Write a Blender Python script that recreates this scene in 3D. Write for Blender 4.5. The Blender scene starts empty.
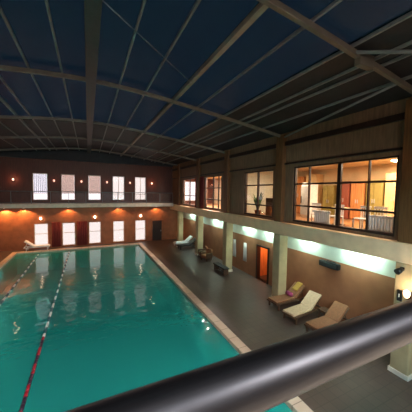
import bpy, bmesh, math, random
from mathutils import Vector, Matrix
random.seed(7)
SC = bpy.context.scene
COL = SC.collection
PI = math.pi

# ---------------------------------------------------------------- materials
def lin(c):
    return tuple(((v/255)/12.92 if v/255 <= .04045 else ((v/255+.055)/1.055)**2.4) for v in c) + (1,)

def mat(name, rgb, rough=.6, metal=0, var=.18, scale=6, bump=0, spec=.4, stretch=(1, 1, 1), detail=4, rgb2=None):
    m = bpy.data.materials.new(name); m.use_nodes = True
    nt = m.node_tree; b = nt.nodes['Principled BSDF']
    b.inputs['Roughness'].default_value = rough
    b.inputs['Metallic'].default_value = metal
    b.inputs['Specular IOR Level'].default_value = spec
    tc = nt.nodes.new('ShaderNodeTexCoord'); mp = nt.nodes.new('ShaderNodeMapping')
    mp.inputs['Scale'].default_value = stretch
    nz = nt.nodes.new('ShaderNodeTexNoise'); nz.inputs['Scale'].default_value = scale
    nz.inputs['Detail'].default_value = detail
    nt.links.new(tc.outputs['Object'], mp.inputs['Vector']); nt.links.new(mp.outputs[0], nz.inputs['Vector'])
    cr = nt.nodes.new('ShaderNodeValToRGB')
    c = lin(rgb)
    c2 = lin(rgb2) if rgb2 else tuple(min(1, v*(1+var)) for v in c[:3]) + (1,)
    c1 = c if rgb2 else tuple(v*(1-var) for v in c[:3]) + (1,)
    cr.color_ramp.elements[0].position = .35; cr.color_ramp.elements[0].color = c1
    cr.color_ramp.elements[1].position = .65; cr.color_ramp.elements[1].color = c2
    nt.links.new(nz.outputs['Fac'], cr.inputs['Fac']); nt.links.new(cr.outputs['Color'], b.inputs['Base Color'])
    if bump:
        bp = nt.nodes.new('ShaderNodeBump'); bp.inputs['Strength'].default_value = bump; bp.inputs['Distance'].default_value = .02
        nt.links.new(nz.outputs['Fac'], bp.inputs['Height']); nt.links.new(bp.outputs[0], b.inputs['Normal'])
    return m

def brick_mat(name, rgb, rgb2, mortar, w, h, rough=.4, offset=0, msize=.012, spec=.4, axis='xy'):
    m = bpy.data.materials.new(name); m.use_nodes = True
    nt = m.node_tree; b = nt.nodes['Principled BSDF']; b.inputs['Roughness'].default_value = rough
    b.inputs['Specular IOR Level'].default_value = spec
    tc = nt.nodes.new('ShaderNodeTexCoord'); mp = nt.nodes.new('ShaderNodeMapping')
    if axis == 'xz': mp.inputs['Rotation'].default_value = (PI/2, 0, 0)
    if axis == 'yz': mp.inputs['Rotation'].default_value = (0, PI/2, PI/2)
    br = nt.nodes.new('ShaderNodeTexBrick'); br.offset = offset
    br.inputs['Scale'].default_value = 1; br.inputs['Brick Width'].default_value = w; br.inputs['Row Height'].default_value = h
    br.inputs['Mortar Size'].default_value = msize
    br.inputs['Color1'].default_value = lin(rgb); br.inputs['Color2'].default_value = lin(rgb2); br.inputs['Mortar'].default_value = lin(mortar)
    nt.links.new(tc.outputs['Object'], mp.inputs['Vector']); nt.links.new(mp.outputs[0], br.inputs['Vector'])
    nt.links.new(br.outputs['Color'], b.inputs['Base Color'])
    return m

def emit(name, rgb, s):
    m = bpy.data.materials.new(name); m.use_nodes = True
    b = m.node_tree.nodes['Principled BSDF']
    b.inputs['Base Color'].default_value = (.8, .8, .8, 1)
    b.inputs['Emission Color'].default_value = tuple(rgb) + (1,); b.inputs['Emission Strength'].default_value = s
    return m

def clear(name, tint, gloss=.05, rough=.02, diffuse=None, dfac=0, fres=True):
    """thin tinted see-through sheet: tinted transparency plus a mirror coat"""
    m = bpy.data.materials.new(name); m.use_nodes = True
    nt = m.node_tree; nt.nodes.clear()
    out = nt.nodes.new('ShaderNodeOutputMaterial')
    tr = nt.nodes.new('ShaderNodeBsdfTransparent'); tr.inputs['Color'].default_value = tuple(tint) + (1,)
    gl = nt.nodes.new('ShaderNodeBsdfGlossy'); gl.inputs['Roughness'].default_value = rough
    mx = nt.nodes.new('ShaderNodeMixShader')
    base = tr
    if diffuse:
        df = nt.nodes.new('ShaderNodeBsdfDiffuse'); df.inputs['Color'].default_value = tuple(diffuse) + (1,)
        m2 = nt.nodes.new('ShaderNodeMixShader'); m2.inputs[0].default_value = dfac
        nt.links.new(tr.outputs[0], m2.inputs[1]); nt.links.new(df.outputs[0], m2.inputs[2]); base = m2
    if fres:
        fr = nt.nodes.new('ShaderNodeFresnel'); fr.inputs['IOR'].default_value = 1.42
        nt.links.new(fr.outputs[0], mx.inputs[0])
    else:
        mx.inputs[0].default_value = gloss
    nt.links.new(base.outputs[0], mx.inputs[1]); nt.links.new(gl.outputs[0], mx.inputs[2])
    nt.links.new(mx.outputs[0], out.inputs['Surface'])
    return m, nt

M = {}
M['deck'] = brick_mat('deck tiles', (84, 66, 57), (78, 61, 53), (70, 55, 48), .3, .3, rough=.42, spec=.3)
M['coping'] = brick_mat('coping stone', (205, 180, 155), (190, 160, 138), (140, 118, 100), .6, .6, rough=.5)
M['pooltile'] = brick_mat('pool tiles', (118, 222, 212), (115, 220, 210), (110, 214, 204), .25, .25, rough=.35)
M['cream'] = mat('cream paint', (176, 152, 112), .55, var=.08, scale=3)
M['ledge'] = mat('beige ledge paint', (250, 204, 156), .55, var=.06, scale=3)
M['brownwall'] = mat('tan wall paint', (158, 102, 68), .6, var=.1, scale=2, bump=.05)
M['palewall'] = mat('pale wall paint', (205, 205, 185), .6, var=.08, scale=2)
M['darkwood'] = mat('dark brown panelling', (128, 96, 70), .5, var=.2, scale=5, stretch=(3, 3, .3))
M['colwood'] = mat('brown column cladding', (112, 72, 38), .45, var=.25, scale=6, stretch=(4, 4, .3))
M['farwood'] = mat('far wall wood', (94, 50, 36), .5, var=.2, scale=4, stretch=(4, 1, .3))
M['farlow'] = mat('far lower wall paint', (150, 88, 52), .55, var=.2, scale=2)
M['slab'] = mat('slab plaster', (232, 212, 190), .6, var=.08, scale=3)
M['steel'] = mat('grey painted steel', (128, 130, 128), .45, var=.12, scale=5)
M['tansteel'] = mat('tan painted steel', (112, 100, 86), .45, var=.12, scale=5)
M['beamsteel'] = mat('pale tan painted steel', (150, 134, 116), .45, var=.12, scale=5)
M['darksteel'] = mat('dark steel', (56, 54, 52), .45, var=.15, scale=5)
M['roofdark'] = mat('charcoal roof sheet', (40, 38, 40), .6, var=.2, scale=3)
M['mullion'] = mat('dark mullion', (46, 28, 20), .4, var=.2)
M['black'] = mat('black plastic', (22, 21, 21), .4, var=.2)
M['rail'] = mat('dark brushed rail metal', (74, 74, 79), .41, metal=1, var=.1, scale=30, stretch=(.2, 4, 4))
M['white'] = mat('white plastic', (230, 226, 220), .4, var=.05)
M['cushion'] = mat('beige cushion', (206, 170, 134), .8, var=.08, scale=12, bump=.1)
M['brownfab'] = mat('brown fabric', (132, 84, 54), .8, var=.15, scale=14, bump=.1)
M['frame'] = mat('brown lounger frame', (86, 58, 40), .5, var=.2, scale=8)
M['darkfab'] = mat('dark fabric', (50, 44, 42), .8, var=.2, scale=12)
M['magenta'] = mat('magenta towel', (150, 54, 88), .9, var=.3, scale=30, bump=.2)
M['yellow'] = mat('yellow towel', (176, 132, 56), .9, var=.15, scale=30, bump=.2)
M['towel'] = mat('white towel cloth', (222, 212, 202), .9, var=.06, scale=30, bump=.2)
M['red'] = mat('dark red cloth', (120, 44, 40), .85, var=.2, scale=10, stretch=(6, 6, .5))
M['orangewood'] = mat('orange wood', (200, 132, 78), .45, var=.2, scale=5, stretch=(3, 3, .3))
M['palewood'] = mat('pale wood', (216, 180, 128), .5, var=.12, scale=5, stretch=(3, 3, .3))
M['olive'] = mat('olive paint', (150, 132, 70), .55, var=.1)
M['redbrown'] = mat('red brown paint', (150, 80, 60), .55, var=.1)
M['grey'] = mat('light grey metal', (190, 188, 186), .35, var=.08, metal=.2)
M['roomwall'] = mat('warm room wall', (226, 196, 152), .6, var=.08, scale=2)
M['roomfloor'] = mat('room floor', (150, 104, 66), .4, var=.2, scale=4, stretch=(.4, 4, 1))
M['leaf'] = mat('leaf green', (64, 96, 48), .6, var=.3, scale=20)
M['pot'] = mat('clay pot', (140, 80, 54), .7, var=.15)
M['floatred'] = mat('red float', (170, 30, 46), .4, var=.1)
M['floatdark'] = mat('navy float', (58, 30, 52), .4, var=.1)
M['floatwhite'] = mat('white float', (226, 230, 226), .4, var=.05)
M['floatblue'] = mat('teal float', (30, 86, 96), .4, var=.1)
M['cable'] = mat('lane cable', (70, 60, 60), .5)
M['peach'] = mat('peach paper', (236, 170, 110), .7, var=.05)
M['blind'] = None
M['tube_cool'] = emit('cool fluorescent', (.64, 1.0, .97), 190)
M['tube_under'] = emit('bright cool tube', (.4, .76, 1.0), 420)
M['tube_near'] = emit('daylight tube', (.84, .92, 1.0), 36)
M['bulb_warm'] = emit('warm bulb', (1.0, .68, .45), 16)
M['bulb_soft'] = emit('recessed bulb', (1.0, .62, .36), 3)
M['bulb_dim'] = emit('dim warm bulb', (1.0, .5, .38), 1.0)
M['lamp_room'] = emit('room ceiling lamp', (1.0, .78, .48), 16)
M['glass'], _ = clear('window glass', (.97, .97, .97), .06, .01, fres=False)
M['farglass'], _ = clear('frosted daylight glass', (.93, .9, .93), .04, .1, diffuse=(.75, .72, .74), dfac=.1, fres=False)
M['farglass_warm'], _ = clear('frosted warm daylight glass', (.76, .72, .70), .04, .1, diffuse=(.75, .72, .74), dfac=.1, fres=False)
M['roofpanel'], _ = clear('dark blue roof glazing', (.072, .12, .17), .03, .25, diffuse=(.018, .04, .06), dfac=.5, fres=False)
def blind_mat(name, rgb, f):
    m, nt = clear(name, tuple(v*f for v in rgb), .01, .5, diffuse=(.6, .55, .5), dfac=.12, fres=False); return m
M['blind'] = blind_mat('beige roller blind', (.95, .82, .74), .74)
M['blindgrey'] = blind_mat('grey slat blind', (.92, .94, .97), .8)
# water: transparent teal sheet with Fresnel mirror and ripples
M['water'], nt = clear('pool water', (.5, .9, .87), rough=.02, diffuse=(.018, .30, .27), dfac=.62)
tc = nt.nodes.new('ShaderNodeTexCoord'); mp = nt.nodes.new('ShaderNodeMapping'); mp.inputs['Scale'].default_value = (.8, 1.3, 1)
n1 = nt.nodes.new('ShaderNodeTexNoise'); n1.inputs['Scale'].default_value = 1.9; n1.inputs['Detail'].default_value = 2.5
bp = nt.nodes.new('ShaderNodeBump'); bp.inputs['Strength'].default_value = .22; bp.inputs['Distance'].default_value = .1
nt.links.new(tc.outputs['Object'], mp.inputs[0]); nt.links.new(mp.outputs[0], n1.inputs['Vector'])
nt.links.new(n1.outputs['Fac'], bp.inputs['Height'])
for n in nt.nodes:
    if n.type in ('BSDF_GLOSSY', 'FRESNEL'): nt.links.new(bp.outputs[0], n.inputs['Normal'])

# ---------------------------------------------------------------- mesh helpers
def box(bm, x0, x1, y0, y1, z0, z1, mtx=None):
    vs = [bm.verts.new((x, y, z)) for x in (x0, x1) for y in (y0, y1) for z in (z0, z1)]
    if mtx:
        for v in vs: v.co = mtx @ v.co
    for f in ((0, 1, 3, 2), (4, 6, 7, 5), (0, 4, 5, 1), (2, 3, 7, 6), (0, 2, 6, 4), (1, 5, 7, 3)):
        bm.faces.new([vs[i] for i in f])
    return vs

def tube(bm, pts, r, seg=10, cap=True):
    pts = [Vector(p) for p in pts]; rings = []
    for i, p in enumerate(pts):
        a = pts[max(0, i-1)]; b = pts[min(len(pts)-1, i+1)]
        t = (b-a).normalized()
        up = Vector((0, 0, 1)) if abs(t.z) < .95 else Vector((1, 0, 0))
        s = t.cross(up).normalized(); u = s.cross(t)
        rr = r[i] if isinstance(r, (list, tuple)) else r
        rings.append([bm.verts.new(p+(s*math.cos(k*2*PI/seg)+u*math.sin(k*2*PI/seg))*rr) for k in range(seg)])
    for a, b in zip(rings, rings[1:]):
        for k in range(seg):
            f = bm.faces.new((a[k], a[(k+1) % seg], b[(k+1) % seg], b[k])); f.smooth = True
    if cap:
        bm.faces.new(rings[0][::-1]); bm.faces.new(rings[-1])

def lathe(bm, prof, cx=0, cy=0, seg=20):
    rings = [[bm.verts.new((cx+r*math.cos(k*2*PI/seg), cy+r*math.sin(k*2*PI/seg), z)) for k in range(seg)] for r, z in prof]
    for a, b in zip(rings, rings[1:]):
        for k in range(seg):
            f = bm.faces.new((a[k], a[(k+1) % seg], b[(k+1) % seg], b[k])); f.smooth = True
    bm.faces.new(rings[0][::-1]); bm.faces.new(rings[-1])

def obj(name, bm, m, parent=None, bevel=0, loc=None):
    bmesh.ops.recalc_face_normals(bm, faces=bm.faces[:])
    me = bpy.data.meshes.new(name); bm.to_mesh(me); bm.free()
    o = bpy.data.objects.new(name, me); COL.objects.link(o)
    for mm in (m if isinstance(m, list) else [m]): me.materials.append(mm)
    if parent: o.parent = parent
    if loc: o.location = loc
    if bevel:
        md = o.modifiers.new('edge', 'BEVEL'); md.width = bevel; md.segments = 2; md.limit_method = 'ANGLE'
    return o

def tag(o, label, cat, group=None, kind=None):
    o['label'] = label; o['category'] = cat
    if group: o['group'] = group
    if kind: o['kind'] = kind
    return o

def thing(name, label, cat, loc=(0, 0, 0), rz=0, group=None, kind=None):
    o = bpy.data.objects.new(name, None); COL.objects.link(o)
    o.location = loc; o.rotation_euler = (0, 0, rz); o.empty_display_size = .1
    return tag(o, label, cat, group, kind)

def B(*boxes):
    bm = bmesh.new()
    for b in boxes: box(bm, *b)
    return bm

def dup(root, loc, rz, label, group=None):
    r = root.copy(); COL.objects.link(r); r.location = loc; r.rotation_euler = (0, 0, rz); r['label'] = label
    if group: r['group'] = group
    for ch in list(root.children):
        c = ch.copy(); COL.objects.link(c); c.parent = r
        for g in list(ch.children):
            d = g.copy(); COL.objects.link(d); d.parent = c
    return r

def light(name, kind, loc, energy, color, target=None, size=1, size_y=None, parent=None, spread=None):
    l = bpy.data.lights.new(name, kind); l.energy = energy; l.color = color
    if kind == 'AREA':
        l.size = size
        if size_y: l.shape = 'RECTANGLE'; l.size_y = size_y
        if spread: l.spread = spread
    else: l.shadow_soft_size = size
    o = bpy.data.objects.new(name, l); COL.objects.link(o); o.location = loc
    if target is not None:
        d = Vector(target)-Vector(loc); o.rotation_euler = d.to_track_quat('-Z', 'Y').to_euler()
    if parent: o.parent = parent
    return o

def holed(lo, hi, t0, t1, holes, axis):
    """slab with rectangular holes: axis 'y' = wall in the x-z plane, 'x' = wall in the y-z plane"""
    (a0, z0), (a1, z1) = lo, hi
    As = sorted({a0, a1} | {v for h in holes for v in (h[0], h[1])})
    Zs = sorted({z0, z1} | {v for h in holes for v in (h[2], h[3])})
    bm = bmesh.new()
    solid = {}
    for i in range(len(As)-1):
        for j in range(len(Zs)-1):
            ca = (As[i]+As[i+1])/2; cz = (Zs[j]+Zs[j+1])/2
            solid[i, j] = not any(h[0] < ca < h[1] and h[2] < cz < h[3] for h in holes)
    def P(a, t, z): return bm.verts.new((a, t, z) if axis == 'y' else (t, a, z))
    for (i, j), s in solid.items():
        if not s: continue
        A0, A1, Z0, Z1 = As[i], As[i+1], Zs[j], Zs[j+1]
        for t in (t0, t1): bm.faces.new([P(A0, t, Z0), P(A1, t, Z0), P(A1, t, Z1), P(A0, t, Z1)])
        for di, dj, q in ((-1, 0, ((A0, Z0), (A0, Z1))), (1, 0, ((A1, Z0), (A1, Z1))), (0, -1, ((A0, Z0), (A1, Z0))), (0, 1, ((A0, Z1), (A1, Z1)))):
            if not solid.get((i+di, j+dj), False):
                (pa, pz), (qa, qz) = q
                bm.faces.new([P(pa, t0, pz), P(qa, t0, qz), P(qa, t1, qz), P(pa, t1, pz)])
    bmesh.ops.remove_doubles(bm, verts=bm.verts[:], dist=1e-5)
    return bm

# ---------------------------------------------------------------- constants
YF = 25.5                     # far wall
YN = -3.0                     # wall behind the viewer
XL, XR = -8.3, 9.2            # left wall, right lower wall
PX0, PX1, PY0, PY1 = -5.3, 4.45, 2.4, 24.4
def zr(x): return 8.86-(math.sqrt(1+(x/2.5)**2)-1)*.37

# ---------------------------------------------------------------- shell
bm = B((XL-.2, PX0-.35, YN, YF, -.25, 0), (PX1+.35, XR+1.9, YN, YF, -.25, 0), (PX0-.35, PX1+.35, YN, PY0-.35, -.25, 0), (PX0-.35, PX1+.35, PY1+.35, YF, -.25, 0))
tag(obj('floor', bm, M['deck']), 'dark brown tiled pool deck around the water', 'floor', kind='structure')
bm = B((PX0-.35, PX0, PY0-.35, PY1+.35, -.3, .012), (PX1, PX1+.35, PY0-.35, PY1+.35, -.3, .012), (PX0, PX1, PY0-.35, PY0, -.3, .012), (PX0, PX1, PY1, PY1+.35, -.3, .012))
tag(obj('trim_1', bm, M['coping'], bevel=.015), 'pale stone coping strip edging the pool', 'pool edge', kind='structure')
bm = B((PX0-.3, PX1+.3, PY0-.3, PY1+.3, -2.0, -1.8), (PX0-.3, PX0, PY0, PY1, -1.8, -.3), (PX1, PX1+.3, PY0, PY1, -1.8, -.3), (PX0, PX1, PY0-.3, PY0, -1.8, -.3), (PX0, PX1, PY1, PY1+.3, -1.8, -.3))
tag(obj('pool_basin', bm, M['pooltile']), 'turquoise tiled basin under the pool water', 'pool', kind='structure')
bm = bmesh.new(); vs = [bm.verts.new(p) for p in ((PX0, PY0, -.12), (PX1, PY0, -.12), (PX1, PY1, -.12), (PX0, PY1, -.12))]; bm.faces.new(vs)
tag(obj('pool_water', bm, M['water']), 'teal water surface of the indoor swimming pool', 'water', kind='structure')

FW = [-3.75, -1.63, .56, 2.71, 4.83]
holes = [(c-.55, c+.55, 4.28, 6.6) for c in FW] + [(c-.52, c+.52, .12, 2.2) for c in FW]
SIDE = (9.2, 11.1, 4.2, 6.35)
tag(obj('wall_far', holed((XL-.2, 3.8), (XR+6, 9.2), YF, YF+.3, [h for h in holes if h[2] > 3]+[SIDE], 'y'), M['farwood']), 'dark wood upper wall at the far end of the pool', 'wall', kind='structure')
tag(obj('wall_far', holed((XL-.2, -.2), (XR+6, 3.8), YF, YF+.3, [h for h in holes if h[2] < 3], 'y'), M['farlow']), 'brown lower wall under the far balcony', 'wall', kind='structure')
tag(obj('wall_left', B((XL-.3, XL, YN, YF, -.2, 9.2)), M['farwood']), 'brown wall along the left side of the pool', 'wall', kind='structure')
tag(obj('wall_near', B((XL-.3, XR+6, YN-.3, YN, -.2, 9.2)), M['darkwood']), 'dark wall behind the near balcony', 'wall', kind='structure')
# right lower wall with a doorway
tag(obj('wall_right', holed((YN, -.2), (YF, 2.42), XR, XR+.2, [(10.85, 11.8, 0, 2.0)], 'x'), M['brownwall']), 'plain tan wall under the right ledge', 'wall', kind='structure')
tag(obj('trim_2', B((XR, XR+.2, YN, YF, 2.42, 3.3)), M['palewall']), 'pale painted band along the top of the tan wall', 'wall band', kind='structure')
tag(obj('wall_corridor', B((XR+.2, XR+1.8, 10.4, 10.6, 0, 2.6), (XR+.2, XR+1.8, 12.1, 12.3, 0, 2.6), (XR+1.8, XR+2, 10.4, 12.3, 0, 2.6), (XR+.2, XR+2, 10.4, 12.3, 2.6, 2.75)), M['orangewood']), 'orange lit passage walls seen through the doorway', 'wall', kind='structure')
d = thing('door_1', 'dark framed open doorway with orange light beside the cream column', 'doorway', (XR, 11.32, 0), kind='structure')
obj('door_frame', B((-.06, .22, -.56, -.475, 0, 2.08), (-.06, .22, .475, .56, 0, 2.08), (-.06, .22, -.56, .56, 2.0, 2.1)), M['mullion'], d, bevel=.01)
# ledge
tag(obj('trim_3', B((7.95, XR+.1, YN, YF, 3.29, 3.86)), M['ledge'], bevel=.02), 'cream concrete ledge running along the right wall above the lit recess', 'ledge', kind='structure')
# right upper wall with window bays
BAY = [(4.08, 8.16, 'a'), (9.46, 11.95, 'b'), (14.7, 17.35, 'c'), (19.0, 22.2, 'd')]
WZ0, WZ1 = 3.95, 6.37
tag(obj('wall_right', holed((YN, 3.86), (YF, 8.4), 8.2, 8.45, [(a, b, WZ0, WZ1) for a, b, _ in BAY], 'x'), M['darkwood']), 'dark brown upper wall holding the large right windows', 'wall', kind='structure')

# roof: dark glazed vault between y = near wall and the second arch, charcoal sheeting elsewhere
def vault(bm, x0, x1, y0, y1, t=.03, n=16):
    top = []; bot = []
    for i in range(n+1):
        x = x0+(x1-x0)*i/n; z = zr(x)
        bot.append((bm.verts.new((x, y0, z)), bm.verts.new((x, y1, z)))); top.append((bm.verts.new((x, y0, z+t)), bm.verts.new((x, y1, z+t))))
    for i in range(n):
        bm.faces.new((bot[i][0], bot[i+1][0], bot[i+1][1], bot[i][1])); bm.faces.new((top[i][0], top[i][1], top[i+1][1], top[i+1][0]))
        bm.faces.new((bot[i][0], top[i][0], top[i+1][0], bot[i+1][0])); bm.faces.new((bot[i][1], bot[i+1][1], top[i+1][1], top[i][1]))
    bm.faces.new((bot[0][0], bot[0][1], top[0][1], top[0][0])); bm.faces.new((bot[n][0], top[n][0], top[n][1], bot[n][1]))
bm = bmesh.new(); vault(bm, -6.6, 5.1, YN, 15.2)
tag(obj('ceiling', bm, M['roofpanel']), 'dark blue glazed vault of the roof', 'ceiling', kind='structure')
bm = bmesh.new(); vault(bm, XL-.3, -6.6, YN, YF+.3, .06); vault(bm, 5.1, XR+6, YN, YF+.3, .06); vault(bm, -6.6, 5.1, 15.2, YF+.3, .06)
tag(obj('ceiling', bm, M['roofdark']), 'charcoal sheeted edges and far end of the roof', 'ceiling', kind='structure')

def bar_path(bm, pts, w, h, side):
    """rectangular bar along pts; 'side' is the horizontal direction of its width"""
    s = Vector(side); rings = []
    for i, p in enumerate(pts):
        a = Vector(pts[max(0, i-1)]); b = Vector(pts[min(len(pts)-1, i+1)]); t = (b-a).normalized()
        u = t.cross(s).normalized(); p = Vector(p)
        rings.append([bm.verts.new(p+s*w/2*i1+u*h/2*i2) for i1, i2 in ((-1, -1), (1, -1), (1, 1), (-1, 1))])
    for a, b in zip(rings, rings[1:]):
        for k in range(4): bm.faces.new((a[k], a[(k+1) % 4], b[(k+1) % 4], b[k]))
    bm.faces.new(rings[0][::-1]); bm.faces.new(rings[-1])

ARCH = [(3.55, 'arched roof beam nearest the viewer, crossing the top right corner'), (8.9, 'arched roof beam spanning above the first cream column'),
        (14.2, 'arched roof beam where the blue glazing gives way to charcoal'), (18.9, 'arched roof beam over the far half of the pool'), (23.6, 'arched roof beam closest to the far wall')]
for y, lab in ARCH:
    bm = bmesh.new()
    bar_path(bm, [(x, y, zr(x)-.15) for x in [XL+i*(8.3-XL)/28 for i in range(29)]], .1, .12, (0, 1, 0))
    ob = tag(obj('roof_arch', bm, M['tansteel'], bevel=.008), lab, 'roof beam', 'arched roof beams', 'structure')
PUR = [(-4.9, .045, 'outermost left'), (-3.9, .045, ''), (-2.95, .09, ''), (-2.43, .05, ''), (-1.53, .05, ''), (-.68, .05, ''), (1.0, .05, ''), (1.88, .05, ''), (2.92, .13, ''), (3.9, .05, ''), (5.1, .055, ''), (5.85, .05, ''), (6.2, .05, ''), (7.1, .06, '')]
nl = ['leftmost', 'second', 'third', 'fourth', 'fifth', 'sixth']
for i, (x, w, _) in enumerate(PUR):
    bm = bmesh.new(); bar_path(bm, [(x, YN, zr(x)-.04), (x, YF, zr(x)-.04)], w, max(.07, w*1.1), (1, 0, 0))
    k = sum(1 for p in PUR if p[0] < 0)
    lab = f'thin grey roof purlin, {nl[k-1-i].replace("leftmost","first")} left of the ridge beam' if x < 0 else (f'thin grey roof purlin right of the ridge, number {i-k+1} from the ridge beam')
    if w > .08: lab = 'thick tan beam running along the roof, ' + ('left' if x < 0 else 'right') + ' of the ridge'
    tag(obj('roof_purlin', bm, M['beamsteel'] if w > .1 else M['steel'], bevel=.006), lab, 'purlin', 'roof purlins', 'structure')
bm = bmesh.new(); bar_path(bm, [(.12, YN, zr(0)-.12), (.12, YF, zr(0)-.12)], .3, .24, (1, 0, 0))
tag(obj('ridge_beam', bm, M['darksteel'], bevel=.01), 'wide dark box beam along the roof ridge', 'roof beam', kind='structure')
def brace(p, q, r, lab):
    bm = bmesh.new(); tube(bm, [p, q], r, 8)
    tag(obj('roof_brace', bm, M['steel']), lab, 'roof brace', 'roof bracing rods', 'structure')
brace((.2, 5.1, zr(.2)-.12), (2.9, 7.2, zr(2.9)-.12), .012, 'thin diagonal rod between ridge beam and thick tan beam')
brace((7.0, 3.6, zr(7.0)-.14), (8.1, 8.7, 7.75), .04, 'diagonal brace running up from the first column to the nearest arch')
brace((5.1, 3.6, zr(5.1)-.14), (8.0, 1.2, 7.85), .04, 'diagonal brace in the top right corner beyond the nearest arch')
# node plate on the nearest arch
bm = B((5.3, 5.8, 3.48, 3.62, zr(5.55)-.32, zr(5.55)-.04))
tag(obj('gusset_plate', bm, M['tansteel'], bevel=.02), 'steel joint plate where the nearest arch meets the paired purlins', 'joint plate', kind='structure')

# columns
CY = [(3.68, 'cream and brown column cut by the right picture edge behind the handrail'), (8.88, 'cream lower and brown upper column next to the beige loungers'),
      (13.75, 'column with a dark bench at its foot, beyond the lit doorway'), (18.3, 'column beside the brown armchairs further down the deck'), (23.0, 'column closest to the far wall on the right side')]
for y, lab in CY:
    c = thing('column', lab, 'column', (8.25, y, 0), group='columns along the right side', kind='structure')
    obj('lower_shaft', B((-.25, .25, -.23, .23, 0, 3.29)), M['cream'], c, bevel=.03)
    obj('upper_shaft', B((-.25, .25, -.23, .23, 3.86, zr(8.25)-.1)), M['colwood'], c, bevel=.02)
    obj('base_block', B((-.28, .28, -.26, .26, 0, .14)), M['slab'], c, bevel=.01)
# fascia line over the windows
tag(obj('trim_4', B((8.1, 8.2, YN, YF, 7.35, 7.55)), M['mullion'], bevel=.01), 'dark horizontal rail on the wall above the right windows', 'trim', kind='structure')
tag(obj('trim_5', B((8.12, 8.2, YN, YF, 6.5, 6.58)), M['mullion'], bevel=.01), 'thin dark strip directly above the right windows', 'trim', kind='structure')

# right windows: dark frames, mullions, panes
def bigwin(i, y0, y1, vs, hs, lab):
    w = thing(f'window_{i}', lab, 'window', (8.3, (y0+y1)/2, WZ0), kind='structure')
    L = (y1-y0)/2; Hh = WZ1-WZ0
    obj('frame', B((-.06, .06, -L, -L+.07, 0, Hh), (-.06, .06, L-.07, L, 0, Hh), (-.06, .06, -L+.07, L-.07, 0, .09), (-.06, .06, -L+.07, L-.07, Hh-.06, Hh)), M['mullion'], w, bevel=.008)
    for v, t in vs: obj('mullion', B((-.05, .05, v-(y0+y1)/2-t, v-(y0+y1)/2+t, .09, Hh-.06)), M['mullion'], w, bevel=.006)
    for z in hs: obj('transom', B((-.04, .04, -L+.07, L-.07, z-.035, z+.035)), M['mullion'], w, bevel=.006)
    obj('pane', B((-.008, .008, -L+.05, L-.05, .05, Hh-.04)), M['glass'], w)
bigwin(1, *BAY[0][:2], [(6.0, .07), (7.35, .02), (4.95, .02)], [.72, 1.66], 'largest warm lit window on the right, beside the picture edge')
bigwin(2, *BAY[1][:2], [(10.75, .045)], [1.66, .6], 'warm lit window between the first and second column')
bigwin(3, *BAY[2][:2], [(16.0, .04), (15.2, .025)], [1.55, .7], 'pale window with a cross of bars and dark red curtain')
bigwin(4, *BAY[3][:2], [(20.6, .03)], [.9], 'narrow bright white window at the far end of the right wall')

# far windows
for k, c in enumerate(FW):
    for up in (1, 0):
        z0, z1, hw = (4.28, 6.6, .55) if up else (.12, 2.2, .52)
        ordn = ['leftmost', 'second from left', 'middle', 'fourth from left', 'rightmost'][k]
        w = thing(f'window_{5+k+(0 if up else 5)}', f'{ordn} bright window ' + ('above' if up else 'below') + ' the far balcony', 'window', (c, YF+.12, z0), kind='structure')
        h = z1-z0
        obj('frame', B((-hw, -hw+.05, -.05, .05, 0, h), (hw-.05, hw, -.05, .05, 0, h), (-hw+.05, hw-.05, -.05, .05, 0, .05), (-hw+.05, hw-.05, -.05, .05, h-.05, h)), M['white'] if up and k > 2 else M['slab'], w, bevel=.006)
        obj('transom', B((-hw+.05, hw-.05, -.03, .03, h*(.24 if up else .55), h*(.24 if up else .55)+.04)), M['slab'], w)
        obj('pane', B((-hw+.03, hw-.03, .0, .012, .03, h-.03)), M['farglass'] if up and k < 3 else M['farglass_warm'], w)
        if up and k in (1, 2): obj('blind', B((-hw+.06, hw-.06, -.045, -.04, h*.27, h-.05)), M['blind'], w)
        if up and k == 0:
            bm = bmesh.new()
            for q in range(7): box(bm, -hw+.07+q*.14, -hw+.07+q*.14+.12, -.045, -.04, h*.27, h-.05)
            obj('blind', bm, M['blindgrey'], w)
        if up and k > 2:
            obj('mullion', B((-.02, .02, -.03, .03, .05, h-.05)), M['slab'], w)

w = thing('window_15', 'white daylight window seen through the narrow far end bay of the right wall', 'window', (10.15, YF+.12, 4.2), kind='structure')
obj('frame', B((-.95, -.88, -.05, .05, 0, 2.15), (.88, .95, -.05, .05, 0, 2.15), (-.88, .88, -.05, .05, 0, .07), (-.88, .88, -.05, .05, 2.08, 2.15)), M['white'], w, bevel=.006)
obj('mullion', B((-.025, .025, -.03, .03, .07, 2.08)), M['white'], w)
obj('pane', B((-.9, .9, 0, .012, .05, 2.1)), M['farglass'], w)
# far balcony
tag(obj('trim_6', B((XL, 7.95, 24.3, YF, 3.66, 4.0)), M['slab'], bevel=.02), 'pale slab of the far balcony', 'balcony slab', kind='structure')
r = thing('balcony_railing', 'slim railing along the far balcony in front of the upper windows', 'railing', (0, 24.36, 4.0))
bm = bmesh.new(); tube(bm, [(XL, 0, 1.03), (7.9, 0, 1.03)], .028, 10); obj('top_rail', bm, M['steel'], r)
bm = bmesh.new(); tube(bm, [(XL, 0, .12), (7.9, 0, .12)], .018, 8); obj('bottom_rail', bm, M['steel'], r)
for i in range(13): obj('post', B((XL+.05+i*1.345-.02, XL+.05+i*1.345+.02, -.02, .02, 0, 1.02)), M['steel'], r)
for i in range(12): obj('infill_panel', B((XL+.1+i*1.345, XL+1.3+i*1.345, -.006, .006, .16, .96)), clear('smoked panel', (.985, .98, .975), .01, .3, fres=False)[0] if i == 0 else bpy.data.materials['smoked panel'], r)

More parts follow.
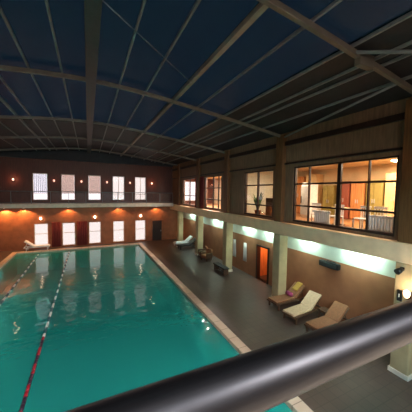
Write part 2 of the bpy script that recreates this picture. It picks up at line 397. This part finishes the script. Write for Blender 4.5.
tag(obj('trim_8', B((XL, 8.2, YF-.22, YF-.01, 7.82, 8.9)), M['roofdark'], bevel=.01), 'charcoal gable panel closing the roof above the far wall', 'gable panel', kind='structure')
# sconces on the far wall
def sconce_parts(root, bulbm):
    obj('backplate', B((-.06, .06, -.03, 0, -.12, .12)), M['mullion'], root, bevel=.01)
    bm = bmesh.new(); tube(bm, [(0, -.03, -.06), (0, -.1, -.06), (0, -.13, -.02)], .014, 8); obj('arm', bm, M['mullion'], root)
    bm = bmesh.new(); lathe(bm, [(.03, -.05), (.07, 0), (.085, .08), (.07, .15), (.03, .17)], 0, -.13, 14); obj('lamp_shade', bm, bulbm, root)
for x, lab in ((-5.6, 'small dim wall lamp left of the leftmost upper window'), (-2.7, 'small dim wall lamp between the first two upper windows'), (-.54, 'small dim wall lamp left of the middle upper window'),
               (1.64, 'small dim wall lamp right of the middle upper window'), (3.77, 'small dim wall lamp left of the rightmost upper window'), (5.95, 'small dim wall lamp right of the rightmost upper window')):
    s = thing('wall_lamp', lab, 'lamp', (x, YF, 5.92), group='upper wall lamps'); sconce_parts(s, M['bulb_dim']); light('lamp_glow', 'POINT', (0, -.35, .1), 8 if abs(x) > 5 else 2, (1, .36, .18), parent=s, size=.06)
for x, lab in ((-3.75, 'glowing wall lamp above the leftmost lower window'), (.56, 'glowing wall lamp above the middle lower window'), (4.83, 'glowing wall lamp above the rightmost lower window')):
    s = thing('wall_lamp', lab, 'lamp', (x, YF, 2.6), group='lower wall lamps'); sconce_parts(s, M['bulb_warm'])
for x, e, lab in ((-6.2, 330, 'warm downlight under the balcony at the left corner'), (-4.9, 260, 'warm downlight under the balcony left of the leftmost window'), (-1.63, 150, 'warm downlight under the balcony above the second window'), (2.71, 130, 'warm downlight under the balcony above the fourth window'), (6.4, 110, 'warm downlight under the balcony above the brown door')):
    s = thing('downlight', lab, 'lamp', (x, 25.15, 3.66), group='downlights under the far balcony')
    bm = bmesh.new(); lathe(bm, [(.09, -.05), (.1, -.04), (.1, 0)], 0, 0, 16); obj('housing', bm, M['slab'], s)
    bm = bmesh.new(); lathe(bm, [(.06, -.062), (.07, -.05)], 0, 0, 16); obj('bulb', bm, M['bulb_soft'], s)
    light('downlight_beam', 'SPOT', (0, 0, -.08), e, (1, .5, .2), parent=s, size=.05).data.spot_size = 2.25
# far wall door, red curtain
d = thing('door_2', 'dark brown door at the right end of the far wall', 'door', (6.55, YF, 0), kind='structure')
obj('door_leaf', B((-.5, .5, -.05, 0, 0, 2.1)), M['mullion'], d, bevel=.01); obj('door_frame', B((-.6, -.5, -.08, 0, 0, 2.2), (.5, .6, -.08, 0, 0, 2.2), (-.6, .6, -.08, 0, 2.1, 2.2)), M['farlow'], d)
obj('door_handle', B((.38, .42, -.11, -.05, .95, 1.1)), M['grey'], d)
def curtain(name, x0, x1, y, z0, z1, m, lab, along='x', n=26, amp=.05, grp=None):
    bm = bmesh.new(); pv = None
    for th in (0,):
        rows = []
        for i in range(n*4+1):
            a = x0+(x1-x0)*i/(n*4); o_ = amp*math.sin(i*PI/2.2)
            rows.append([bm.verts.new((a, y+o_, z) if along == 'x' else (y+o_, a, z)) for z in (z0, z1)])
        for a, b in zip(rows, rows[1:]):
            f = bm.faces.new((a[0], b[0], b[1], a[1])); f.smooth = True
    o = obj(name, bm, m); md = o.modifiers.new('thick', 'SOLIDIFY'); md.thickness = .01
    return tag(o, lab, 'curtain', grp)
curtain('curtain', -2.95, -2.25, YF-.1, .1, 2.3, M['red'], 'dark red curtain between the first two lower windows', n=6)
curtain('curtain', -.95, -.1, YF-.1, .1, 2.3, M['red'], 'dark red curtain left of the middle lower window', n=6)
curtain('curtain', 17.35, 19.0, 8.12, 3.9, 6.4, M['red'], 'dark red curtain between the third column and the pale window', along='y', n=10, amp=.03)
curtain('curtain', 19.2, 20.1, 9.05, .05, 2.2, M['red'], 'dark red curtain under the ledge near the far end', along='y', n=6)

# ---------------------------------------------------------------- upper right room
tag(obj('floor', B((8.45, 14, 2, YF, 3.7, 3.86)), M['roomfloor']), 'wooden floor of the lit upstairs room', 'floor', kind='structure')
tag(obj('ceiling', B((8.45, 14, 2, YF, 6.7, 6.85)), M['roomwall']), 'warm cream ceiling of the lit upstairs room', 'ceiling', kind='structure')
tag(obj('wall_back', B((13.2, 13.4, 2, YF, 3.86, 6.7)), M['roomwall']), 'back wall of the lit upstairs room', 'wall', kind='structure')
tag(obj('wall_side', B((8.45, 13.2, 2.0, 2.2, 3.86, 6.7)), M['roomwall']), 'near end wall of the lit upstairs room', 'wall', kind='structure')
tag(obj('wall_divider', B((8.45, 13.2, 13.3, 13.5, 3.86, 6.7)), M['palewall']), 'partition inside the upstairs room', 'wall', kind='structure')
k = 0
for (y0, y1, m, z1, lab) in ((11.6, 12.5, 'orangewood', 6.3, 'tall orange wood cupboard at the left edge of the largest window'), (10.6, 11.4, 'palewood', 6.4, 'tall pale wood cupboard in the upstairs room'),
        (9.4, 10.1, 'olive', 5.7, 'olive cupboard just left of the central mullion of the largest window'), (8.5, 9.2, 'redbrown', 5.9, 'red brown cupboard behind the central mullion'),
        (7.7, 8.4, 'orangewood', 5.8, 'low orange wood cupboard in the right half of the largest window'), (6.85, 7.6, 'olive', 5.9, 'olive cupboard towards the right end of the upstairs room'), (6.0, 6.75, 'palewood', 6.2, 'pale cupboard at the right edge of the largest window')):
    t = thing('cupboard', lab, 'cupboard', (12.85, (y0+y1)/2, 3.86), group='cupboards in the upstairs room')
    w = (y1-y0)/2; h = z1-3.86
    obj('carcass', B((-.3, .3, -w, w, 0, h)), M[m], t, bevel=.015)
    for s in (-1, 1):
        dd = obj('door', B((-.33, -.3, min(s*.01, s*(w-.02)), max(s*.01, s*(w-.02)), .08, h-.04)), M[m], t, bevel=.006)
        obj('handle', B((-.36, -.33, s*.05-.012, s*.05+.012, h*.45, h*.55)), M['grey'], dd)
# ceiling lamps
for i, (x, y, lab) in enumerate(((10.2, 4.6, 'round ceiling lamp upstairs close to the near end'), (10.2, 7.2, 'round ceiling lamp upstairs behind the largest window'), (11.8, 5.9, 'round ceiling lamp deep in the upstairs room'),
                (10.2, 10.7, 'round ceiling lamp upstairs behind the second window'), (10.0, 16.0, 'round ceiling lamp behind the pale window'), (10.0, 20.6, 'round ceiling lamp behind the far white window'))):
    t = thing('ceiling_lamp', lab, 'lamp', (x, y, 6.7), group='ceiling lamps in the upstairs room')
    bm = bmesh.new(); lathe(bm, [(.26, -.03), (.28, 0)], 0, 0, 24); obj('rim', bm, M['grey'], t)
    bm = bmesh.new(); lathe(bm, [(.12, -.1), (.22, -.06), (.25, -.03)], 0, 0, 24); obj('diffuser', bm, M['lamp_room'], t)
    light('room_glow', 'AREA', (0, 0, -.12), (110 if 10.5 < y < 11 else 175) if y < 13 else 700, (1, .8, .55) if y < 13 else (1, .9, .82), (x, y, 0), .5, parent=t).rotation_euler = (0, 0, 0)
# tables and chairs by the glass
def make_chair(lab):
    t = thing('cafe_chair', lab, 'chair', (0, 0, 0), group='white chairs by the upstairs glass')
    obj('seat', B((-.2, .2, -.2, .2, .43, .47)), M['white'], t, bevel=.015)
    bm = bmesh.new()
    for q in range(5): box(bm, -.19+q*.085, -.15+q*.085, .18, .2, .47, .86)
    box(bm, -.2, .2, .17, .21, .84, .92); obj('backrest', bm, M['white'], t, bevel=.006)
    for sx in (-1, 1):
        for sy in (-1, 1): obj('leg', B((sx*.18-.02, sx*.18+.02, sy*.18-.02, sy*.18+.02, 0, .43)), M['white'], t)
    return t
ch = None
for (x, y, rz, lab) in ((9.0, 4.35, -PI/2, 'white slatted chair upstairs nearest the right picture edge'), (9.0, 5.0, -PI/2+.2, 'white slatted chair upstairs, second from the right edge'), (9.05, 5.6, -PI/2-.1, 'white slatted chair upstairs just right of the thick mullion'),
                        (9.0, 6.6, -PI/2, 'white slatted chair upstairs just left of the thick mullion'), (9.05, 7.7, -PI/2+.3, 'white slatted chair upstairs at the left of the largest window')):
    if ch is None: ch = make_chair(lab); ch.location = (x, y, 3.86); ch.rotation_euler.z = rz
    else: dup(ch, (x, y, 3.86), rz, lab)
def make_table(lab, loc):
    t = thing('cafe_table', lab, 'table', loc, group='round tables upstairs')
    bm = bmesh.new(); lathe(bm, [(.4, .7), (.42, .715), (.42, .735), (.4, .75)], 0, 0, 28); obj('tabletop', bm, M['palewood'], t)
    bm = bmesh.new(); lathe(bm, [(.04, .02), (.035, .7)], 0, 0, 12); obj('stem', bm, M['mullion'], t)
    bm = bmesh.new(); lathe(bm, [(.26, 0), (.26, .02), (.05, .05)], 0, 0, 24); obj('base', bm, M['mullion'], t)
    return t
tb = make_table('round pale table upstairs behind the right half of the largest window', (9.9, 4.9, 3.86))
dup(tb, (9.9, 7.1, 3.86), 0, 'round pale table upstairs behind the left half of the largest window')
def radiator(lab, y, L):
    t = thing('radiator', lab, 'radiator', (8.62, y, 3.86), group='white radiators upstairs')
    bm = bmesh.new()
    for q in range(int(L/.09)): box(bm, -.04, .04, -L/2+q*.09, -L/2+q*.09+.06, .1, .66)
    obj('fins', bm, M['white'], t, bevel=.008)
    obj('header_pipe', B((-.03, .03, -L/2-.04, L/2+.02, .58, .63), (-.03, .03, -L/2-.04, L/2+.02, .13, .18)), M['grey'], t, bevel=.008)
    for s in (-1, 1): obj('foot', B((-.05, .05, s*L*.4-.02, s*L*.4+.02, 0, .12)), M['grey'], t)
radiator('white finned radiator behind the right part of the largest window', 4.75, .9)
radiator('white finned radiator left of the thick mullion of the largest window', 7.0, .8)
t = thing('sideboard', 'dark brown low sideboard behind the second window', 'sideboard', (9.5, 10.55, 3.86))
obj('carcass', B((-.22, .22, -.75, .75, .06, 1.05)), M['frame'], t, bevel=.012)
obj('plinth', B((-.2, .2, -.7, .7, 0, .06)), M['mullion'], t)
for q in range(3):
    dd = obj('door', B((-.24, -.22, -.73+q*.49, -.73+q*.49+.47, .1, 1.0)), M['frame'], t, bevel=.006)
    obj('knob', B((-.27, -.24, -.32+q*.49, -.29+q*.49, .6, .64)), M['grey'], dd)
# tall white cabinet lamp-like appliance
t = thing('drinks_fridge', 'tall white and grey fridge upstairs in the left half of the largest window', 'fridge', (11.2, 9.9, 3.86), -.2)
obj('body', B((-.3, .3, -.32, .32, 0, 1.95)), M['white'], t, bevel=.02); obj('door', B((-.34, -.3, -.3, .3, .15, 1.75)), M['grey'], t, bevel=.01); obj('handle', B((-.38, -.34, .22, .25, .8, 1.2)), M['darksteel'], t)
# dark plants behind the second window
def plant(lab, loc, h=1.5):
    t = thing('potted_plant', lab, 'plant', loc, group='potted plants upstairs')
    bm = bmesh.new(); lathe(bm, [(.13, 0), (.19, .3), (.2, .34), (.17, .34), (.16, .3)], 0, 0, 18); obj('pot', bm, M['pot'], t)
    bm = bmesh.new()
    for q in range(26):
        a = q*2.4; el = .3+.9*random.random(); L = h*(.5+.4*random.random()); p0 = Vector((0, 0, .3))
        prev = None
        for s in range(5):
            u = s/4; R = L*.35*u*(1.2-el*.5)+.02; z = .3+L*math.sin(u*1.5)*(.6+.35*el/1.2); w = .05*math.sin(PI*min(.98, u*.9+.08))
            c = Vector((R*math.cos(a), R*math.sin(a), z)); sd = Vector((-math.sin(a), math.cos(a), 0))*w
            cur = (bm.verts.new(c-sd), bm.verts.new(c+sd))
            if prev: bm.faces.new((prev[0], prev[1], cur[1], cur[0]))
            prev = cur
    o = obj('foliage', bm, M['leaf'], t); o.modifiers.new('thick', 'SOLIDIFY').thickness = .004
    return t
plant('dark leafy potted plant behind the second window', (8.85, 11.45, 3.86), 1.5)
plant('leafy potted plant behind the far white window', (8.9, 20.0, 3.86), 1.3)

# ---------------------------------------------------------------- fluorescent battens in the recess under the ledge
def batten(lab, loc, L, tubem, rz=0, tilt=0, grp='strip lights under the right ledge'):
    t = thing('strip_light', lab, 'strip light', loc, rz, grp); t.rotation_euler = (0, tilt, rz)
    obj('housing', B((-.02, .05, -L/2, L/2, .03, .09)), M['white'], t, bevel=.008)
    bm = bmesh.new(); 
    tube(bm, [(-.0, -L/2+.04, 0), (0, L/2-.04, 0)], .03, 12)
    obj('tube', bm, tubem, t)
    if grp.endswith('ledge'): obj('glare_shield', B((-.09, -.075, -L/2, L/2, -.13, .09), (-.075, -.02, -L/2, L/2, .06, .09)), M['white'], t, bevel=.004)  # shield added on the pool side to block tube glints on the water
    for s in (-1, 1): obj('end_cap', B((-.035, .05, s*L/2-.03, s*L/2+.03, -.04, .09)), M['white'], t, bevel=.006)
    return t
for y, L, lab in ((5.6, 1.7, 'cool strip light behind the right edge column end of the recess'), (8.05, 1.1, 'cool strip light just right of the first cream column'), (10.6, 1.3, 'cool strip light above the orange doorway'),
                  (12.7, 1.3, 'cool strip light left of the orange doorway'), (15.6, 1.3, 'cool strip light beyond the column with the dark bench'), (17.2, 1.1, 'cool strip light in front of the brown armchairs'),
                  (20.3, 1.3, 'cool strip light over the dark red curtain'), (22.0, 1.3, 'cool strip light at the far end of the recess'), (1.2, 1.3, 'cool strip light at the near end of the recess')):
    batten(lab, (8.9, y, 3.2), L*.72, M['tube_cool'])

# ---------------------------------------------------------------- things on the right wall and pillars
t = thing('wall_heater', 'dark box-shaped heater mounted on the tan wall between two strip lights', 'heater', (XR, 6.85, 2.22))
obj('casing', B((-.22, -.02, -.45, .45, -.1, .14)), M['black'], t, bevel=.03)
obj('grille', B((-.235, -.22, -.38, .38, -.06, .1)), M['darksteel'], t, bevel=.004)
obj('bracket', B((-.03, 0, -.2, .2, -.16, .16)), M['black'], t)
t = thing('spotlight', 'small black spotlight at the top of the cream column by the picture edge', 'spotlight', (7.99, 3.72, 3.12))
obj('bracket', B((-.05, 0, -.05, .05, -.05, .05)), M['black'], t, bevel=.008)
bm = bmesh.new(); tube(bm, [(-.05, 0, 0), (-.14, 0, -.03), (-.24, .02, -.07)], [.05, .075, .085], 16); obj('head', bm, M['black'], t)
t = thing('switch_box', 'small dark switch box on the cream column by the picture edge', 'switch box', (8.0, 3.74, 2.35))
obj('box', B((-.06, 0, -.06, .06, -.16, .16)), M['black'], t, bevel=.01); obj('lever', B((-.08, -.06, -.012, .012, -.04, .05)), M['grey'], t)
t = thing('wall_lamp', 'small warm lamp on the cream column by the picture edge, beside the switch box', 'lamp', (8.0, 3.53, 2.42), -PI/2)
sconce_parts(t, M['bulb_soft'])
light('lamp_glow', 'POINT', (0, -.3, .25), 16, (1, .8, .56), parent=t, size=.07)
for y, lab in ((13.05, 'white towel hanging on the tan wall, nearer the orange doorway'), (14.3, 'white towel hanging on the tan wall, nearer the far end')):
    t = thing('hanging_towel', lab, 'towel', (XR, y, 1.95), group='white towels hanging on the wall')
    bm = bmesh.new(); rows = []
    for i in range(9):
        yy = -.19+i*.0475; rows.append([bm.verts.new((-.06-.015*math.sin(i*1.9), yy*(.75+.25*q/3), -1.2*q/3)) for q in range(4)])
    for a, b in zip(rows, rows[1:]):
        for q in range(3): bm.faces.new((a[q], a[q+1], b[q+1], b[q])).smooth = True
    o = obj('cloth', bm, M['towel'], t); o.modifiers.new('thick', 'SOLIDIFY').thickness = .02
    bm = bmesh.new(); tube(bm, [(0, 0, 0), (-.08, 0, 0), (-.1, 0, .03)], .012, 8); obj('hook', bm, M['darksteel'], t)

# ---------------------------------------------------------------- loungers
def make_lounger(lab, cush, framem, loc, rz, grp):
    """head towards +x, foot at -x, 1.9 long"""
    t = thing('sun_lounger', lab, 'lounger', loc, rz, grp)
    obj('side_frame', B((-.95, .9, -.33, -.28, .26, .32), (-.95, .9, .28, .33, .26, .32), (-.95, -.9, -.28, .28, .26, .32), (.85, .9, -.28, .28, .26, .32)), framem, t, bevel=.008)
    for sx in (-.8, .7):
        for sy in (-.3, .3): obj('leg', B((sx-.03, sx+.03, sy-.03, sy+.03, 0, .27)), framem, t, bevel=.006)
    bm = bmesh.new()
    for q in range(9): box(bm, -.88+q*.13, -.79+q*.13, -.28, .28, .29, .315)
    obj('slats', bm, framem, t)
    mt = Matrix.Translation((.22, 0, .33)) @ Matrix.Rotation(-.66, 4, 'Y')
    bm = bmesh.new(); box(bm, 0, .8, -.3, .3, -.02, .01, mt); obj('backrest', bm, framem, t, bevel=.006)
    bm = bmesh.new(); box(bm, 0, .8, -.29, .29, .01, .09, mt); obj('back_cushion', bm, cush, t, bevel=.03)
    obj('seat_cushion', B((-.92, .22, -.29, .29, .32, .4)), cush, t, bevel=.03)
    for sy in (-.2, .2):
        bm = bmesh.new(); tube(bm, [mt @ Vector((.55, sy, -.02)), (.82, sy, .3)], .014, 8); obj('prop', bm, framem, t)
    return t
G = 'loungers along the right wall'
l1 = make_lounger('beige cushioned lounger with raised back against the tan wall', M['cushion'], M['frame'], (8.15, 7.3, 0), .1, G)
l2 = make_lounger('brown cushioned lounger partly hidden by the handrail', M['brownfab'], M['frame'], (8.22, 6.15, 0), .05, G)
dup(l2, (8.22, 5.05, 0), 0, 'brown lounger almost covered by the handrail, near the right column', G)
dup(l2, (8.3, 8.28, 0), .02, 'brown lounger with towels, tucked beside the first cream column', G).location = (8.35, 8.42, 0)
make_lounger('white lounger far along the right deck', M['white'], M['white'], (8.3, 22.1, 0), .05, G)
make_lounger('dark lounger in front of the white one far along the deck', M['darkfab'], M['darkfab'], (8.2, 20.8, 0), .05, G)
make_lounger('white lounger in front of the leftmost lower window', M['white'], M['white'], (-4.0, 25.0, 0), PI, 'loungers at the far end')
# towels on the lounger beside the column
bm = bmesh.new(); lathe(bm, [(.02, -.16), (.1, -.15), (.1, .15), (.02, .16)], 0, 0, 16)
o = tag(obj('rolled_towel', bm, M['magenta'], loc=(8.45, 8.4, .51)), 'rolled magenta towel lying on the lounger beside the column', 'towel'); o.rotation_euler = (PI/2, 0, 0)
bm = bmesh.new(); rows = []
for i in range(8):
    rows.append([bm.verts.new((.0+.5*q/5*math.cos(.66)-.062, -.16+i*.045, .5*q/5*math.sin(.66)+.085+.006*math.sin(i*2+q))) for q in range(6)])
for a, b in zip(rows, rows[1:]):
    for q in range(5): bm.faces.new((a[q], a[q+1], b[q+1], b[q])).smooth = True
o = tag(obj('draped_towel', bm, M['yellow'], loc=(8.80, 8.4, .55)), 'yellow towel draped over the lounger back beside the column', 'towel'); o.modifiers.new('thick', 'SOLIDIFY').thickness = .02
# small side table
t = thing('side_table', 'small dark side table between the beige and brown loungers', 'table', (8.75, 6.72, 0))
obj('tabletop', B((-.2, .2, -.18, .18, .42, .45)), M['frame'], t, bevel=.01)
for sx in (-1, 1):
    for sy in (-1, 1): obj('leg', B((sx*.16-.02, sx*.16+.02, sy*.14-.02, sy*.14+.02, 0, .42)), M['frame'], t)
# dark bench at the second column
t = thing('bench', 'dark low bench at the foot of the second column', 'bench', (7.75, 13.7, 0))
obj('seat', B((-.2, .2, -.75, .75, .38, .46)), M['darkfab'], t, bevel=.02)
for s in (-1, 1): obj('leg', B((-.18, .18, s*.62-.03, s*.62+.03, 0, .38)), M['frame'], t, bevel=.006)
obj('stretcher', B((-.02, .02, -.6, .6, .12, .17)), M['frame'], t)
# armchairs
def make_arm(lab, loc, rz):
    t = thing('armchair', lab, 'armchair', loc, rz, 'brown armchairs on the deck')
    obj('seat', B((-.3, .3, -.28, .28, .2, .42)), M['brownfab'], t, bevel=.04)
    obj('backrest', B((.22, .36, -.3, .3, .38, .85)), M['brownfab'], t, bevel=.04)
    for s in (-1, 1): obj('arm', B((-.3, .3, s*.33-.05, s*.33+.05, .2, .6)), M['frame'], t, bevel=.03)
    for sx in (-1, 1):
        for sy in (-1, 1): obj('leg', B((sx*.25-.025, sx*.25+.025, sy*.3-.025, sy*.3+.025, 0, .2)), M['frame'], t)
    return t
a = make_arm('brown armchair on the deck, nearer of the pair past the bench', (8.1, 16.6, 0), .3)
dup(a, (8.2, 17.5, 0), -.2, 'brown armchair on the deck, farther of the pair past the bench')
tag(obj('cushion', B((-.13, .13, -.17, .17, .42, .5)), M['towel'], bevel=.03, loc=(8.12, 17.5, 0)), 'small pale cushion on the farther brown armchair', 'cushion')

# ---------------------------------------------------------------- lane ropes
def lane(x, lab, red_to):
    t = thing('lane_rope', lab, 'lane rope', (x, PY0, -.1), group='lane ropes on the pool')
    bm = bmesh.new(); tube(bm, [(0, 0, 0), (0, PY1-PY0, 0)], .012, 8); obj('cable', bm, M['cable'], t)
    protos = {}
    n = int((PY1-PY0-.3)/.22)
    for i in range(n):
        y = .2+i*.22
        if y+PY0 < red_to: k = 'floatred' if (i//2) % 2 else 'floatdark'
        else: k = 'floatwhite' if (i//2) % 2 else 'floatblue'
        if k not in protos:
            bm = bmesh.new(); tube(bm, [(0, -.1, 0), (0, -.085, 0), (0, -.02, 0), (0, 0, 0), (0, .02, 0), (0, .085, 0), (0, .1, 0)], [.015, .045, .045, .03, .045, .045, .015], 12)
            protos[k] = o = obj('float', bm, M[k], t)
        else:
            o = protos[k].copy(); COL.objects.link(o); o.parent = t
        o.location = (0, y, 0)
lane(-1.5, 'lane rope across the pool with red floats near and white ones far', 10.2)
lane(-3.7, 'lane rope on the left of the pool, white floats meeting the picture edge', 6)

# ---------------------------------------------------------------- near balcony: slab, handrail, strip lights behind the viewer
tag(obj('trim_7', B((XL, 7.95, YN, .34, 3.66, 3.95)), M['slab'], bevel=.01), 'slab of the near balcony the photo is taken from', 'balcony slab', kind='structure')
t = thing('handrail', 'thick dark metal handrail crossing the bottom right corner', 'handrail', (0, .29, 3.95))
bm = bmesh.new(); tube(bm, [(x, 0, .963) for x in (XL, -4, 0, 4, 7.9)], .038, 40); obj('top_rail', bm, M['rail'], t)
for x in (-7.6, -5.9, -4.2, -2.5, -.8, 2.0, 3.7, 5.4, 7.1):
    bm = bmesh.new(); tube(bm, [(x, 0, 0), (x, 0, .96)], .02, 12); obj('post', bm, M['rail'], t)
for i, x in enumerate((-4.6, -2.6, -.6, 1.4, 3.4, 5.4)):
    s = batten('long daylight strip light hanging over the near balcony', (x, -1.75, 7.1), 1.7, M['tube_near'], rz=PI/2, grp='strip lights over the near balcony')
    for q in (-.6, .6):
        bm = bmesh.new(); tube(bm, [(.02, q, .09), (.02, q, zr(x)-.0-7.1)], .008, 6); obj('suspension_rod', bm, M['steel'], s)
# unseen fill lights added on the near wall to brighten the hall
for x, lab in ((-6, 'left'), (-1.5, 'middle'), (3.2, 'right')):
    t = thing('fill_light', f'{lab} added fill light on the wall behind the near balcony', 'fill_light', (x, YN, 7.6), group='added fill lights on the near wall')
    mt = Matrix.Rotation(-.35, 4, 'X')
    bm = bmesh.new(); box(bm, -.35, .35, .12, .3, -.2, .2, mt); obj('body', bm, M['black'], t, bevel=.02)
    obj('bracket', B((-.05, .05, 0, .16, -.05, .05)), M['black'], t)
    light('fill_beam', 'AREA', mt @ Vector((0, .33, 0)), 230, (1, .95, .9), parent=t, size=.6, size_y=.34, spread=1.7).rotation_euler = (PI/2-.68, 0, 0)
# strip lights under the near balcony
for x, lab in ((5.4, 'cool strip light under the near balcony, nearer the right wall'), (2.8, 'cool strip light under the near balcony, over the pool end')):
    s = batten(lab, (x, .1, 3.57), 1.7, M['tube_under'], rz=PI/2, grp='strip lights under the near balcony')
# fill lamps added on the near and left pool walls to brighten the water
def underwater(loc, rz, lab):
    t = thing('pool_fill_lamp', lab, 'lamp', loc, rz, 'added underwater fill lamps')
    mt = Matrix.Rotation(-PI/2, 4, 'X')
    bm = bmesh.new(); lathe(bm, [(.17, 0), (.19, .02), (.17, .05), (.14, .055)], 0, 0, 24); bm.transform(mt); obj('rim', bm, M['grey'], t)
    bm = bmesh.new(); lathe(bm, [(.14, .05), (.12, .06), (.05, .068)], 0, 0, 24); bm.transform(mt); obj('lens', bm, M['white'], t)
    l = light('pool_fill_beam', 'AREA', (0, .09, 0), UW, (.9, 1, .95), parent=t, size=.26); l.rotation_euler = (PI/2+.12, 0, PI)
UW = 420
for i, x in enumerate((-4.2, -.4, 3.4)): underwater((x, PY0, -.75), 0, ['left', 'middle', 'right'][i] + ' underwater fill lamp added on the near pool wall')
for i, y in enumerate((5.5, 9.0, 12.5, 16.0, 19.5)): underwater((PX0, y, -.75), -PI/2, ['first', 'second', 'third', 'fourth', 'fifth'][i] + ' underwater fill lamp added along the left pool wall')
light('passage_glow', 'POINT', (XR+1.0, 11.3, 2.3), 60, (1, .58, .26), size=.1)

# ---------------------------------------------------------------- world, camera, view
w = bpy.data.worlds.new('World'); SC.world = w; w.use_nodes = True
bg = w.node_tree.nodes['Background']; bg.inputs['Color'].default_value = (.97, .93, .95, 1); bg.inputs['Strength'].default_value = 2.3

yaw = math.atan(118/245); pitch = -math.atan(14/245); roll = math.radians(.9)
Fv = Vector((math.sin(yaw)*math.cos(pitch), math.cos(yaw)*math.cos(pitch), math.sin(pitch)))
R0 = Vector((math.cos(yaw), -math.sin(yaw), 0)); U0 = R0.cross(Fv)
Rv = R0*math.cos(roll)+U0*math.sin(roll); Uv = Rv.cross(Fv)
cam = bpy.data.cameras.new('camera'); co = bpy.data.objects.new('camera', cam); COL.objects.link(co)
m3 = Matrix((Rv, Uv, -Fv)).transposed()
co.matrix_world = Matrix.Translation((0, 0, 5.2)) @ m3.to_4x4()
cam.sensor_width = 36; cam.lens = 36*245/412; cam.clip_start = .02; cam.clip_end = 200
SC.camera = co
vs = SC.view_settings; vs.view_transform = 'Standard'; vs.look = 'None'; vs.gamma = 1; vs.exposure = 0; vs.use_curve_mapping = False
SC.cycles.max_bounces = 10; SC.cycles.transparent_max_bounces = 16
